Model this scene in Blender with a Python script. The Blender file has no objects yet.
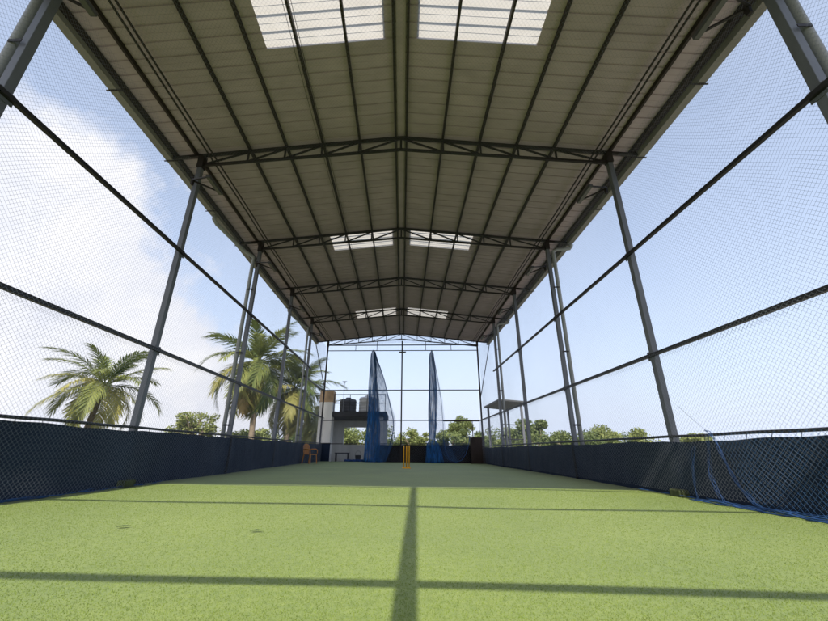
import bpy, math, random
import numpy as np
from mathutils import Matrix, Vector

random.seed(7)
RNG = np.random.default_rng(7)
SC = bpy.context.scene
COL = SC.collection

# ------------------------------------------------------------------ helpers
def srgb(r, g, b):
    f = lambda c: (c / 255 / 12.92) if c / 255 <= .04045 else ((c / 255 + .055) / 1.055) ** 2.4
    return (f(r), f(g), f(b))

def tag(o, label=None, cat=None, group=None, kind=None):
    if label: o['label'] = label
    if cat: o['category'] = cat
    if group: o['group'] = group
    if kind: o['kind'] = kind
    return o

def empty(name, loc, label, cat, group=None, kind='thing', rz=0.0):
    o = bpy.data.objects.new(name, None)
    o.empty_display_size = .2
    COL.objects.link(o)
    o.location = loc
    o.rotation_euler = (0, 0, rz)
    return tag(o, label, cat, group, kind)

def copy_tree(o, parent=None):
    c = o.copy()
    COL.objects.link(c)
    if parent is not None:
        c.parent = parent
    for ch in list(o.children):
        copy_tree(ch, c)
    return c

SKEW = -.049      # the frames stand slightly out of square with the long sides
SHEAR = [True]
def shear(V):
    V = np.array(V, float)
    if SHEAR[0]: V[:, 1] += SKEW*V[:, 0]
    return V

class MB:
    """collects shapes, build() links them as one mesh object"""
    def __init__(s):
        s.v = []; s.f = []
    def add(s, vs, fs):
        n = len(s.v)
        s.v += [tuple(map(float, p)) for p in vs]
        s.f += [tuple(i + n for i in f) for f in fs]
        return s
    def box(s, x0, x1, y0, y1, z0, z1):
        return s.add([(x0,y0,z0),(x1,y0,z0),(x1,y1,z0),(x0,y1,z0),(x0,y0,z1),(x1,y0,z1),(x1,y1,z1),(x0,y1,z1)],
                     [(0,3,2,1),(4,5,6,7),(0,1,5,4),(1,2,6,5),(2,3,7,6),(3,0,4,7)])
    def beam(s, a, b, w, h=None, up=(0,0,1)):
        h = h or w
        a = Vector(a); b = Vector(b); d = (b - a).normalized(); u = Vector(up)
        if abs(d.dot(u)) > .98: u = Vector((0,1,0))
        r = d.cross(u).normalized(); u = r.cross(d).normalized()
        vs = []
        for p in (a, b):
            for i, j in ((-1,-1),(1,-1),(1,1),(-1,1)):
                vs.append(p + r * (i * w / 2) + u * (j * h / 2))
        return s.add(vs, [(0,1,2,3),(7,6,5,4),(0,4,5,1),(1,5,6,2),(2,6,7,3),(3,7,4,0)])
    def tube(s, pts, rad, n=8, caps=True):
        pts = [Vector(p) for p in pts]
        m = len(pts)
        rads = rad if isinstance(rad, (list, tuple)) else [rad] * m
        vs = []; fs = []
        ref = Vector((.13, .21, .97)).normalized()
        d0 = (pts[-1] - pts[0]).normalized()
        if abs(d0.dot(ref)) > .9: ref = Vector((.97, .2, .1)).normalized()
        for i, p in enumerate(pts):
            d = (pts[min(i+1, m-1)] - pts[max(i-1, 0)]).normalized()
            r = d.cross(ref).normalized(); u = r.cross(d)
            for k in range(n):
                a = 2 * math.pi * k / n
                vs.append(p + (r * math.cos(a) + u * math.sin(a)) * rads[i])
        for i in range(m - 1):
            for k in range(n):
                a = i*n + k; b = i*n + (k+1) % n
                fs.append((a, b, b + n, a + n))
        if caps:
            fs.append(tuple(range(n - 1, -1, -1)))
            fs.append(tuple((m-1)*n + k for k in range(n)))
        return s.add(vs, fs)
    def lathe(s, prof, c=(0,0,0), n=24):
        vs = []; fs = []
        for r, z in prof:
            for k in range(n):
                a = 2*math.pi*k/n
                vs.append((c[0] + r*math.cos(a), c[1] + r*math.sin(a), c[2] + z))
        for i in range(len(prof) - 1):
            for k in range(n):
                a = i*n + k; b = i*n + (k+1) % n
                fs.append((a, b, b+n, a+n))
        fs.append(tuple(range(n-1, -1, -1)))
        fs.append(tuple((len(prof)-1)*n + k for k in range(n)))
        return s.add(vs, fs)
    def build(s, name, m, parent=None, smooth=False, bevel=0.0):
        if parent is not None:
            off = Vector((0, 0, 0)); p = parent
            while p is not None:
                off += p.location; p = p.parent
            if getattr(s, 'local', False): off = Vector((0, 0, 0))
        else:
            off = Vector((0, 0, 0))
        me = bpy.data.meshes.new(name)
        k = SKEW if SHEAR[0] and not getattr(s, 'local', False) else 0.0
        me.from_pydata([(x-off.x, y+k*x-off.y, z-off.z) for x, y, z in s.v], [], s.f)
        me.materials.append(m)
        return link(name, me, parent, smooth, bevel)

def link(name, me, parent=None, smooth=False, bevel=0.0):
    if smooth:
        me.polygons.foreach_set('use_smooth', [True] * len(me.polygons))
    me.update()
    o = bpy.data.objects.new(name, me)
    COL.objects.link(o)
    if parent is not None: o.parent = parent
    if bevel:
        b = o.modifiers.new('Bevel', 'BEVEL'); b.width = bevel; b.segments = 2; b.limit_method = 'ANGLE'
    return o

def local():
    m = MB(); m.local = True
    return m

def np_mesh(name, V, F, m, parent=None, smooth=False):
    """V (n,3), F (k,q) numpy arrays -> one mesh object"""
    me = bpy.data.meshes.new(name)
    q = F.shape[1]
    me.vertices.add(len(V)); me.vertices.foreach_set('co', V.astype(np.float32).ravel())
    me.loops.add(F.size); me.loops.foreach_set('vertex_index', F.astype(np.int32).ravel())
    me.polygons.add(len(F))
    me.polygons.foreach_set('loop_start', np.arange(0, F.size, q, dtype=np.int32))
    me.polygons.foreach_set('loop_total', np.full(len(F), q, dtype=np.int32))
    me.update(calc_edges=True); me.validate()
    me.materials.append(m)
    return link(name, me, parent, smooth)

# ------------------------------------------------------------------ materials
def mat(name, col, rough=.7, metal=0.0, var=.15, scale=6.0, bump=0.0, bscale=60.0, spec=.4, col2=None, detail=6.0, stretch=(1,1,1)):
    m = bpy.data.materials.new(name); m.use_nodes = True
    nt = m.node_tree; N = nt.nodes; L = nt.links
    b = N['Principled BSDF']
    b.inputs['Roughness'].default_value = rough
    b.inputs['Metallic'].default_value = metal
    b.inputs['Specular IOR Level'].default_value = spec
    tc = N.new('ShaderNodeTexCoord'); mp = N.new('ShaderNodeMapping')
    mp.inputs['Scale'].default_value = stretch
    L.new(tc.outputs['Object'], mp.inputs['Vector'])
    nz = N.new('ShaderNodeTexNoise'); nz.inputs['Scale'].default_value = scale; nz.inputs['Detail'].default_value = detail
    nz.inputs['Roughness'].default_value = .65
    L.new(mp.outputs['Vector'], nz.inputs['Vector'])
    rp = N.new('ShaderNodeValToRGB')
    c2 = col2 or tuple(min(1, c * (1 + var)) for c in col)
    c1 = tuple(c * (1 - var) for c in col) if col2 is None else col
    rp.color_ramp.elements[0].position = .3; rp.color_ramp.elements[1].position = .7
    rp.color_ramp.elements[0].color = (*c1, 1); rp.color_ramp.elements[1].color = (*c2, 1)
    L.new(nz.outputs['Fac'], rp.inputs['Fac'])
    L.new(rp.outputs['Color'], b.inputs['Base Color'])
    if bump:
        n2 = N.new('ShaderNodeTexNoise'); n2.inputs['Scale'].default_value = bscale; n2.inputs['Detail'].default_value = 4
        L.new(mp.outputs['Vector'], n2.inputs['Vector'])
        bp = N.new('ShaderNodeBump'); bp.inputs['Strength'].default_value = bump; bp.inputs['Distance'].default_value = .02
        L.new(n2.outputs['Fac'], bp.inputs['Height']); L.new(bp.outputs['Normal'], b.inputs['Normal'])
    return m

def leaf_mat(name, c1, c2, c3=None, trans=.35, scale=.6):
    """foliage: colour varies leaf by leaf and clump by clump, some light passes through"""
    m = bpy.data.materials.new(name); m.use_nodes = True
    nt = m.node_tree; N = nt.nodes; L = nt.links
    b = N['Principled BSDF']; out = N['Material Output']
    b.inputs['Roughness'].default_value = .55; b.inputs['Specular IOR Level'].default_value = .3
    geo = N.new('ShaderNodeNewGeometry'); oi = N.new('ShaderNodeObjectInfo')
    tc = N.new('ShaderNodeTexCoord')
    nz = N.new('ShaderNodeTexNoise'); nz.inputs['Scale'].default_value = scale; nz.inputs['Detail'].default_value = 3
    L.new(tc.outputs['Object'], nz.inputs['Vector'])
    ad = N.new('ShaderNodeMath'); ad.operation = 'MULTIPLY_ADD'
    L.new(geo.outputs['Random Per Island'], ad.inputs[0]); ad.inputs[1].default_value = .45
    L.new(nz.outputs['Fac'], ad.inputs[2])
    a2 = N.new('ShaderNodeMath'); a2.operation = 'MULTIPLY_ADD'
    L.new(oi.outputs['Random'], a2.inputs[0]); a2.inputs[1].default_value = .5; L.new(ad.outputs[0], a2.inputs[2])
    rp = N.new('ShaderNodeValToRGB'); el = rp.color_ramp.elements
    el[0].position = .35; el[0].color = (*c1, 1); el[1].position = .95; el[1].color = (*c2, 1)
    if c3:
        e = el.new(1.0); e.color = (*c3, 1); e.position = 1.25 if False else 1.0
        el[1].position = .8
    mu = N.new('ShaderNodeMath'); mu.operation = 'MULTIPLY'; mu.inputs[1].default_value = .78
    L.new(a2.outputs[0], mu.inputs[0]); L.new(mu.outputs[0], rp.inputs['Fac'])
    L.new(rp.outputs['Color'], b.inputs['Base Color'])
    tr = N.new('ShaderNodeBsdfTranslucent'); L.new(rp.outputs['Color'], tr.inputs['Color'])
    mx = N.new('ShaderNodeMixShader'); mx.inputs[0].default_value = trans
    L.new(b.outputs[0], mx.inputs[1]); L.new(tr.outputs[0], mx.inputs[2]); L.new(mx.outputs[0], out.inputs['Surface'])
    return m

M = {}
M['dark_steel'] = mat('dark_steel_paint', (.020, .016, .018), rough=.55, var=.3, scale=4, bump=.08, bscale=40)
M['purlin'] = mat('red_oxide_purlin', (.027, .019, .018), rough=.6, var=.35, scale=3, bump=.06, bscale=30)
M['post'] = mat('grey_painted_post', (.115, .125, .15), rough=.42, var=.22, scale=3.5, bump=.06, bscale=35, spec=.5, stretch=(1, 1, .35))
M['rail'] = mat('dark_rail_paint', (.013, .013, .016), rough=.5, var=.3, scale=5)
M['pipe'] = mat('grey_pvc_pipe', (.33, .345, .36), rough=.45, var=.1, scale=3)
M['gutter'] = mat('galvanised_gutter', (.27, .255, .25), rough=.5, var=.15, scale=2.5, bump=.05)
M['roofsheet'] = mat('grey_roof_sheet', (.47, .39, .445), rough=.55, var=.13, scale=1.3, spec=.3, stretch=(1, 2.5, 1))
M['concrete'] = mat('rough_concrete', (.30, .29, .27), rough=.9, var=.2, scale=2, bump=.3, bscale=25)
M['white_wall'] = mat('weathered_white_plaster', (.60, .59, .56), rough=.85, var=.12, scale=1.3, bump=.1, col2=(.88, .87, .84), stretch=(1, 1, .3))
M['orange_wall'] = mat('orange_plaster_band', (.48, .33, .20), rough=.9, var=.3, scale=2.5)
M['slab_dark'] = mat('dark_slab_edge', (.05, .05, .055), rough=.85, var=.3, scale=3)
M['yellow'] = mat('yellow_plastic', (.85, .42, .02), rough=.4, var=.08, scale=8)
M['chair'] = mat('brown_orange_plastic', (.46, .20, .05), rough=.4, var=.08, scale=6)
M['black_tank'] = mat('black_tank_plastic', (.085, .087, .10), rough=.5, var=.2, scale=3)
M['white_tank'] = mat('white_tank_plastic', (.70, .69, .66), rough=.5, var=.06, scale=2)
M['brown_sheet'] = mat('rusty_brown_sheet', (.026, .016, .014), rough=.75, var=.4, scale=3, bump=.1)
M['soil'] = mat('dry_ground', (.16, .13, .08), rough=.95, var=.3, scale=.05, col2=(.08, .11, .04))
M['bark'] = mat('palm_bark', (.20, .165, .125), rough=.9, var=.3, scale=5, bump=.5, bscale=12)
M['lamp_metal'] = mat('lamp_housing', (.06, .06, .065), rough=.5, var=.2)
M['lamp_glass'] = mat('lamp_lens', (.10, .10, .10), rough=.25, var=.05)
M['rope'] = mat('blue_nylon_rope', (.016, .06, .19), rough=.7, var=.35, scale=30)
M['shadow_spot_green'] = mat('shadow_spot_green', (.045, .075, .03), rough=.8, var=.3, scale=30)  # dark green imitating shade, for the two shadow spots on the turf
M['grey_sheet'] = mat('grey_roofing_sheet', (.075, .08, .085), rough=.6, var=.15, scale=2)

M['moss'] = mat('mossy_concrete', (.05, .065, .03), rough=.95, var=.5, scale=14, bump=.4, bscale=30)
M['wrap'] = mat('black_wrap', (.006, .008, .014), rough=.85, var=.3, scale=5)
def net_mat(name, col):
    return mat(name, col, rough=.75, var=.25, scale=1.5, spec=.2)
M['net'] = net_mat('navy_net_twine', (.21, .24, .30))
M['net_blue'] = net_mat('blue_net_twine', (.05, .14, .34))

# dark shade cloth: woven, creased
M['cloth'] = mat('navy_shade_cloth', (.009, .018, .042), rough=.8, var=.3, scale=1.2, bump=.25, bscale=9, spec=.25, col2=(.016, .030, .063))
M['blue_cloth'] = mat('bunched_blue_netting', (.012, .055, .20), rough=.8, var=.45, scale=7, bump=.8, bscale=70, stretch=(3, 3, .4), spec=.15)

def thin(m, lo, hi, stretch):
    nt = m.node_tree; N = nt.nodes; L = nt.links
    tc = N.new('ShaderNodeTexCoord'); mp = N.new('ShaderNodeMapping'); mp.inputs['Scale'].default_value = stretch
    nz = N.new('ShaderNodeTexNoise'); nz.inputs['Scale'].default_value = 4; nz.inputs['Detail'].default_value = 5
    L.new(tc.outputs['Object'], mp.inputs['Vector']); L.new(mp.outputs['Vector'], nz.inputs['Vector'])
    mr = N.new('ShaderNodeMapRange'); mr.inputs[1].default_value = .35; mr.inputs[2].default_value = .65; mr.inputs[3].default_value = lo; mr.inputs[4].default_value = hi
    L.new(nz.outputs['Fac'], mr.inputs[0])
    tp = N.new('ShaderNodeBsdfTransparent'); mx = N.new('ShaderNodeMixShader')
    L.new(mr.outputs[0], mx.inputs[0]); L.new(N['Principled BSDF'].outputs[0], mx.inputs[1]); L.new(tp.outputs[0], mx.inputs[2])
    L.new(mx.outputs[0], N['Material Output'].inputs['Surface'])
M['gathered'] = mat('gathered_blue_net', (.030, .13, .36), rough=.85, var=.5, scale=6, bump=.5, bscale=60, stretch=(3, 3, .4), spec=.1)
thin(M['gathered'], .10, .75, (3.5, 3.5, .3))

def turf_material():
    m = bpy.data.materials.new('artificial_turf'); m.use_nodes = True
    nt = m.node_tree; N = nt.nodes; L = nt.links
    b = N['Principled BSDF']; b.inputs['Roughness'].default_value = .75; b.inputs['Specular IOR Level'].default_value = .25
    b.inputs['Sheen Weight'].default_value = .15
    tc = N.new('ShaderNodeTexCoord')
    fine = N.new('ShaderNodeTexNoise'); fine.inputs['Scale'].default_value = 140; fine.inputs['Detail'].default_value = 3
    mid = N.new('ShaderNodeTexNoise'); mid.inputs['Scale'].default_value = 26; mid.inputs['Detail'].default_value = 5
    big = N.new('ShaderNodeTexNoise'); big.inputs['Scale'].default_value = .7; big.inputs['Detail'].default_value = 4
    for n in (fine, mid, big): L.new(tc.outputs['Object'], n.inputs['Vector'])
    a = N.new('ShaderNodeMath'); a.operation = 'MULTIPLY_ADD'; a.inputs[1].default_value = .5
    L.new(mid.outputs['Fac'], a.inputs[0]); 
    f2 = N.new('ShaderNodeMath'); f2.operation = 'MULTIPLY'; f2.inputs[1].default_value = .5
    L.new(fine.outputs['Fac'], f2.inputs[0]); L.new(f2.outputs[0], a.inputs[2])
    rp = N.new('ShaderNodeValToRGB'); el = rp.color_ramp.elements
    el[0].position = .34; el[0].color = (.128, .200, .034, 1)
    el[1].position = .66; el[1].color = (.206, .276, .060, 1)
    L.new(a.outputs[0], rp.inputs['Fac'])
    mx = N.new('ShaderNodeMix'); mx.data_type = 'RGBA'; mx.blend_type = 'MULTIPLY'
    mx.inputs[0].default_value = 1.0
    r2 = N.new('ShaderNodeValToRGB'); e2 = r2.color_ramp.elements
    e2[0].position = .3; e2[0].color = (.82, .86, .80, 1); e2[1].position = .7; e2[1].color = (1.10, 1.06, 1.05, 1)
    L.new(big.outputs['Fac'], r2.inputs['Fac'])
    L.new(rp.outputs['Color'], mx.inputs[6]); L.new(r2.outputs['Color'], mx.inputs[7])
    L.new(mx.outputs[2], b.inputs['Base Color'])
    bp = N.new('ShaderNodeBump'); bp.inputs['Strength'].default_value = .28; bp.inputs['Distance'].default_value = .012
    L.new(fine.outputs['Fac'], bp.inputs['Height']); L.new(bp.outputs['Normal'], b.inputs['Normal'])
    return m
M['turf'] = turf_material()
M['blade'] = leaf_mat('turf_fibre', (.142, .216, .037), (.198, .272, .056), trans=.3, scale=1.2)

def skylight_material():
    m = bpy.data.materials.new('milky_fibreglass'); m.use_nodes = True
    nt = m.node_tree; N = nt.nodes; L = nt.links
    b = N['Principled BSDF']; out = N['Material Output']
    b.inputs['Base Color'].default_value = (.55, .53, .48, 1); b.inputs['Roughness'].default_value = .5
    tr = N.new('ShaderNodeBsdfTranslucent')
    tc = N.new('ShaderNodeTexCoord'); nz = N.new('ShaderNodeTexNoise'); nz.inputs['Scale'].default_value = 3; nz.inputs['Detail'].default_value = 5
    L.new(tc.outputs['Object'], nz.inputs['Vector'])
    rp = N.new('ShaderNodeValToRGB'); rp.color_ramp.elements[0].color = (.40, .385, .345, 1); rp.color_ramp.elements[1].color = (.52, .505, .47, 1)
    L.new(nz.outputs['Fac'], rp.inputs['Fac']); L.new(rp.outputs['Color'], tr.inputs['Color'])
    mx = N.new('ShaderNodeMixShader'); mx.inputs[0].default_value = .85
    L.new(b.outputs[0], mx.inputs[1]); L.new(tr.outputs[0], mx.inputs[2]); L.new(mx.outputs[0], out.inputs['Surface'])
    return m
M['skylight'] = skylight_material()
M['palm'] = leaf_mat('palm_leaflets', (.065, .115, .033), (.25, .28, .09), trans=.3, scale=.5)
M['palm_old'] = leaf_mat('old_palm_leaflets', (.13, .17, .05), (.38, .36, .125), trans=.3, scale=.5)
M['palm_dry'] = leaf_mat('dry_palm_leaflets', (.22, .15, .06), (.42, .32, .13), trans=.2, scale=.8)
M['leaves'] = leaf_mat('tree_leaves', (.06, .10, .034), (.19, .235, .085), trans=.3, scale=.25)
M['leaves_pale'] = leaf_mat('pale_tree_leaves', (.085, .13, .04), (.26, .30, .11), trans=.3, scale=.25)

# ------------------------------------------------------------------ plan of the place (metres; camera at 0,0,0.6, cage runs along +Y)
WL, WR = -4.42, 4.317             # lines of the side posts
PY = [-.60, 2.86, 6.29, 9.87, 13.37, 16.85, 20.99]
XR = -.10                         # ridge
EL, ER = -5.22, 5.08              # eave edges
SL = .105
def tz(x): return .005 - .0121 * x            # the turf drains to the right
def chord(x): return 7.066 - SL * abs(x - XR) - .007 * x  # underside line of the roof frame

# ------------------------------------------------------------------ ground and terrace
g = MB(); g.add([(-3000,-3000,-6),(3000,-3000,-6),(3000,3000,-6),(-3000,3000,-6)], [(0,1,2,3)])
tag(g.build('ground', M['soil']), kind='structure')
t = MB(); t.box(-6.6, 9.5, -4.0, 29.0, -5.99, -.16)
tag(t.build('terrace', M['concrete']), kind='structure')
# turf sheet, slightly uneven
nx, ny = 40, 110
xs = np.linspace(-4.56, 4.52, nx); ys = np.linspace(-3.0, 21.0, ny)
XX, YY = np.meshgrid(xs, ys)
ZZ = -0+.005 - .0121*XX + .004*np.sin(XX*1.7+YY*.6) + .003*np.sin(YY*1.3-XX)
V = np.stack([XX, YY, ZZ], -1).reshape(-1, 3)
ii = np.arange((ny-1)*nx).reshape(ny-1, nx)[:, :-1].ravel()
F = np.stack([ii, ii+1, ii+nx+1, ii+nx], 1)
tag(np_mesh('turf', V, F, M['turf'], smooth=True), kind='structure')
# paving strip under and beyond the far end of the turf
t = MB(); t.box(-6.4, 9.3, 21.003, 28.8, -.158, -.03)
t.box(-6.4, -4.325, -3.2, 21.0, -.158, -.03); t.box(4.725, 9.3, -3.2, 21.0, -.158, -.09)
tag(t.build('pavement', M['concrete']), kind='structure')

# near turf fibres
def turf_blades():
    n = 340000
    u = RNG.random(n)
    y = 1.15 + (7.0 - 1.15) * u**1.7
    x = (RNG.random(n)*2 - 1) * np.clip(y*1.25 + .5, 0, 4.2)
    keep = (x > -4.3) & (x < 4.2)
    x, y = x[keep], y[keep]; n = len(x)
    z = -0+.005 - .0121*x + .004*np.sin(x*1.7+y*.6) + .003*np.sin(y*1.3-x) - .001
    a = RNG.random(n)*2*np.pi; h = .004 + .004*RNG.random(n); w = .0012 + .0009*RNG.random(n)
    w = w * (.7 + .22*y)
    lean = (RNG.random((n, 2))-.5)*.010
    B = np.stack([x, y, z], 1)
    dx = np.stack([np.cos(a)*w, np.sin(a)*w, np.zeros(n)], 1)
    T = B + np.stack([lean[:,0], lean[:,1], h], 1)
    V = np.stack([B-dx, B+dx, T], 1).reshape(-1, 3)
    F = np.arange(3*n).reshape(n, 3)
    o = np_mesh('turf_fibres', V, F, M['blade'])
    tag(o, 'short pale green artificial grass fibres over the pitch', 'grass', kind='stuff')
turf_blades()

# ------------------------------------------------------------------ the open steel shed
shed = empty('steel_shed', (XR, 10.2, 0), 'long open steel shed with low ridged metal roof over the pitch', 'shed')

def corrugated(x0, x1, y0, y1, zf, pitch=.25, t=.0):
    """ribbed sheet whose ribs run along x from ridge to eave"""
    prof = []
    y = math.floor(y0/pitch)*pitch
    while y < y1 + pitch:
        prof += [(y, 0), (y+.098, 0), (y+.102, .005), (y+.112, .005), (y+.116, 0), (y+.212, 0), (y+.219, .022), (y+.243, .022)]
        y += pitch
    pr = [(min(max(a, y0), y1), b) for a, b in prof]
    clean = [pr[0]]
    for q in pr[1:]:
        if q[0] > clean[-1][0] + 1e-5: clean.append(q)
    m = MB(); vs = []; fs = []
    n = len(clean)
    cols = [x0, x1]
    for x in cols:
        for a, b in clean: vs.append((x, a, zf(x) + b))
    for i in range(n-1): fs.append((i, i+1, n+i+1, n+i))
    m.add(vs, fs)
    return m

def zroof(x): return chord(x) + .125
SKY = [(3.25, 4.25), (10.02, 11.02), (16.92, 17.92)]
RY0, RY1 = -.78, 21.30
for sgn, eave in ((-1, EL), (1, ER)):
    xi, xo = XR + sgn*.27, XR + sgn*2.27
    roof = MB()
    yb = RY0
    parts = []
    for a, b in SKY + [(RY1, None)]:
        parts.append((XR, eave, yb, a)); 
        if b:
            parts.append((XR, xi, a, b)); parts.append((xo, eave, a, b)); yb = b
    for x0, x1, y0, y1 in parts:
        c = corrugated(x0, x1, y0, y1, zroof)
        roof.add(c.v, c.f)
    ro = roof.build('roof_sheet', M['roofsheet'], shed)
    for a, b in SKY:
        c = corrugated(xi - sgn*.01, xo + sgn*.01, a-.02, b+.02, lambda x: zroof(x) + .006)
        c.build('skylight', M['skylight'], ro)
m = MB()
m.add([(XR-.3, RY0, zroof(XR-.3)+.045), (XR, RY0, zroof(XR)+.05), (XR+.3, RY0, zroof(XR+.3)+.045),
       (XR-.3, RY1, zroof(XR-.3)+.045), (XR, RY1, zroof(XR)+.05), (XR+.3, RY1, zroof(XR+.3)+.045)], [(0,1,4,3),(1,2,5,4)])
m.build('ridge_cap', M['roofsheet'], shed)
# ridge board seen between the twin ridge purlins
m = MB(); m.box(XR-.08, XR+.08, RY0+.05, 20.98, 7.155, 7.162); m.build('ridge_flashing', M['roofsheet'], shed)

# purlins
for x in (-.12, -.92, -1.73, -2.53, -3.33, -4.50, -4.96, .12, .92, 1.73, 2.53, 3.33, 4.50, 4.96):
    X = XR + x
    w = .042 if abs(x) < 4.6 else .10
    if X < EL + .12: X = EL + .16
    if X > ER - .12: X = ER - .16
    m = MB(); z = chord(X) + .035
    m.box(X-w/2, X+w/2, RY0+.04, 21.2, z+.002, z+.088)
    m.build('purlin', M['purlin'], shed)
for x in (-4.17, -4.26, 4.03, 4.12):
    m = MB(); z = chord(x) - .06
    m.tube([(x + .006*math.sin(i*2.1), PY[0] + (21.0-PY[0])*i/24, z + .01*math.sin(i*1.3+x)) for i in range(25)], .018, 8)
    m.build('net_pipe', M['purlin'], shed, smooth=True)

# gutters with brackets and facia
for sgn, e in ((-1, EL), (1, ER)):
    z = zroof(e) - .03
    m = MB()
    a, b = (e, e + .14) if sgn < 0 else (e - .14, e)
    m.box(a, b, RY0, RY1, z-.145, z-.139)
    m.box(a, a+.006, RY0, RY1, z-.139, z-.01); m.box(b-.006, b, RY0, RY1, z-.139, z-.03)
    gt = m.build('gutter', M['gutter'], shed)
    for y in [p for p in PY[1:6]] + [4.6, 8.1, 11.7, 15.2, 19.0]:
        m = MB(); xo = e + sgn*.045; xi = e - sgn*.25
        m.beam((xi, y, z-.152), (xo, y, z-.152), .028, .012)
        m.build('bracket', M['dark_steel'], gt)

# trusses
NODES = [0.0, .92, 1.73, 2.53, 3.33]
def truss(y, gable=False):
    hold = MB()
    for sgn, e, w in ((-1, EL, WL), (1, ER, WR)):
        hold.beam((XR, y, chord(XR)), (e + sgn*-.02, y, chord(e)), .055, .06)
    tr = hold.build('truss', M['dark_steel'], shed)
    bc = MB(); web = MB()
    def zb(x):
        w = abs(WL if x < XR else WR); k = abs(x-XR)/w
        return 6.736*(1-k) + 6.33*k - .007*x
    for sgn, w in ((-1, WL), (1, WR)):
        bc.beam((XR, y, zb(XR)), (w, y, zb(w-.001*sgn)), .05, .05)
        xs = [XR + sgn*n for n in NODES] + [w]
        for i in range(len(xs)):
            x = xs[i]
            if 0 < i < len(xs)-1:
                web.beam((x, y, zb(x)+.02), (x, y, chord(x)-.02), .035, .035)
            if i < len(xs)-1:
                web.beam((xs[i+1], y, zb(xs[i+1])+.01), (x, y, chord(x)-.02), .032, .032)
    web.beam((XR, y, zb(XR)), (XR, y, chord(XR)), .05, .05)
    bc.build('bottom_chord', M['dark_steel'], tr)
    web.build('lattice', M['dark_steel'], tr)
for y in PY: truss(y)

# posts
for i, y in enumerate(PY):
    for x in (WL, WR):
        s = .10 if i < 6 else .085
        m = MB(); m.box(x-s/2, x+s/2, y-s/2, y+s/2, -.12, 6.28)
        p = m.build('post', M['post'] if i < 6 else M['dark_steel'], shed, bevel=.006)
        for z in ((2.255, 4.21) if x < 0 else (2.121, 4.067)):
            if 0 < i < 6:
                m = MB(); xi = x - math.copysign(s/2 + .003, x)
                m.box(min(xi, xi-math.copysign(.006, x)), max(xi, xi-math.copysign(.006, x)), y-.085, y+.085, z-.075, z+.075)
                for by in (-.065, .065):
                    for bz in (-.055, .055): m.box(min(xi, xi-math.copysign(.018, x)), max(xi, xi-math.copysign(.018, x)), y+by-.009, y+by+.009, z+bz-.009, z+bz+.009)
                m.build('gusset_plate', M['post'], p)
        if i == 2:
            q = .10 if x < 0 else -.10
            m = MB(); m.box(min(x, x+q*1.9), max(x, x+q*1.9), y-.13, y+.11, -.1, tz(x)+.10); m.build('footing', M['moss'], p, bevel=.02)
        m = MB(); m.box(x-s/2-.012, x+s/2+.012, y-s/2-.02, y+s/2+.02, 6.282, chord(x)-.035)
        m.build('cap_plate', M['dark_steel'], p)
# side rails
for x, z1, z2 in ((WL, 2.255, 4.21), (WR, 2.121, 4.067)):
    inn = x + (.078 if x < 0 else -.078)
    for z, ya, yb in ((z1, PY[0], 21.0), (z2, PY[0], 17.25), (3.76, 16.7, 20.95)):
        if x > 0 and z == 3.76: continue
        xx = inn if z != 3.76 else x - .08
        m = MB(); m.box(xx-.027, xx+.027, ya, yb, z-.027, z+.027)
        m.build('side_rail', M['rail'], shed)
# gable frames: far one in view, near one behind the camera throws its shadow on the turf
def gable(y, bars, mull_x, s, xl, xr, extra=0.0):
    m = MB(); m.box(mull_x-s/2, mull_x+s/2, y-s/2, y+s/2, -.1, 6.62); m.build('gable_post', M['dark_steel'], shed)
    for z, bs in bars:
        m = MB(); yy = y + s/2 + .002 + bs/2; m.beam((xl, yy+extra*xl, z), (xr, yy+extra*xr, z), bs); m.build('gable_rail', M['dark_steel'], shed)
gable(20.99, ((6.39, .05), (6.06, .04), (3.77, .045), (2.13, .05), (.92, .04)), -.06, .075, WL-.06, WR+.06)
gable(-.60, ((6.06, .05), (4.24, .05), (2.12, .05)), -.07, .10, WL, WR, -.03)
for x, z in ((-2.79, 6.36), (2.8, 6.36), (-1.54, 6.62), (1.32, 6.62)):
    m = MB(); m.beam((x, 21.06, 6.085), (x, 21.06, z), .03); m.build('gable_strut', M['dark_steel'], shed)
m = MB(); m.add([(EL+.1, -.66, 6.335), (ER-.1, -.66, 6.335), (ER-.1, -.66, 6.55), (XR, -.66, 7.13), (EL+.1, -.66, 6.60)], [(0,1,2,3,4)])
m.build('gable_sheet', M['roofsheet'], shed)
for a, b in (((-5.16, 21.03, 6.47), (WL+.03, 21.03, 3.75)), ((5.05, 21.03, 6.44), (WR-.02, 21.03, 3.14))):
    m = MB(); m.tube([a, b], .025, 8); m.build('brace', M['dark_steel'], shed)
# downpipes with elbows
for i in (1, 3, 5):
    y = PY[i]
    for sgn, x, e in ((-1, WL, EL), (1, WR, ER)):
        px = x + sgn*.16; py = y - .02
        g0 = zroof(e) - .18
        m = MB()
        if sgn < 0:
            pts = [(e+.09, y-1.55, g0+.03), (e+.09, y-1.55, g0-.10), (e+.12, y-1.42, g0-.17), (px-.25, y-.25, g0-.30), (px, py, g0-.42), (px, py, g0-.6), (px, py, -.09)]
        else:
            pts = [(e-.06, y-.05, g0+.03), (e-.06, y-.05, g0-.10), (e-.10, y-.04, g0-.15), (px+.12, py, g0-.17), (px, py, g0-.24), (px, py, g0-.4), (px, py, -.12)]
        m.tube(pts, .052, 12)
        d = m.build('downpipe', M['pipe'], shed, smooth=True)
        for z in (1.2, 3.1, 5.0):
            m = MB(); m.box(min(px, x)-.0+.0, max(px, x), py-.062, py-.054, z-.02, z+.02); m.build('pipe_clip', M['dark_steel'], d)

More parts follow.
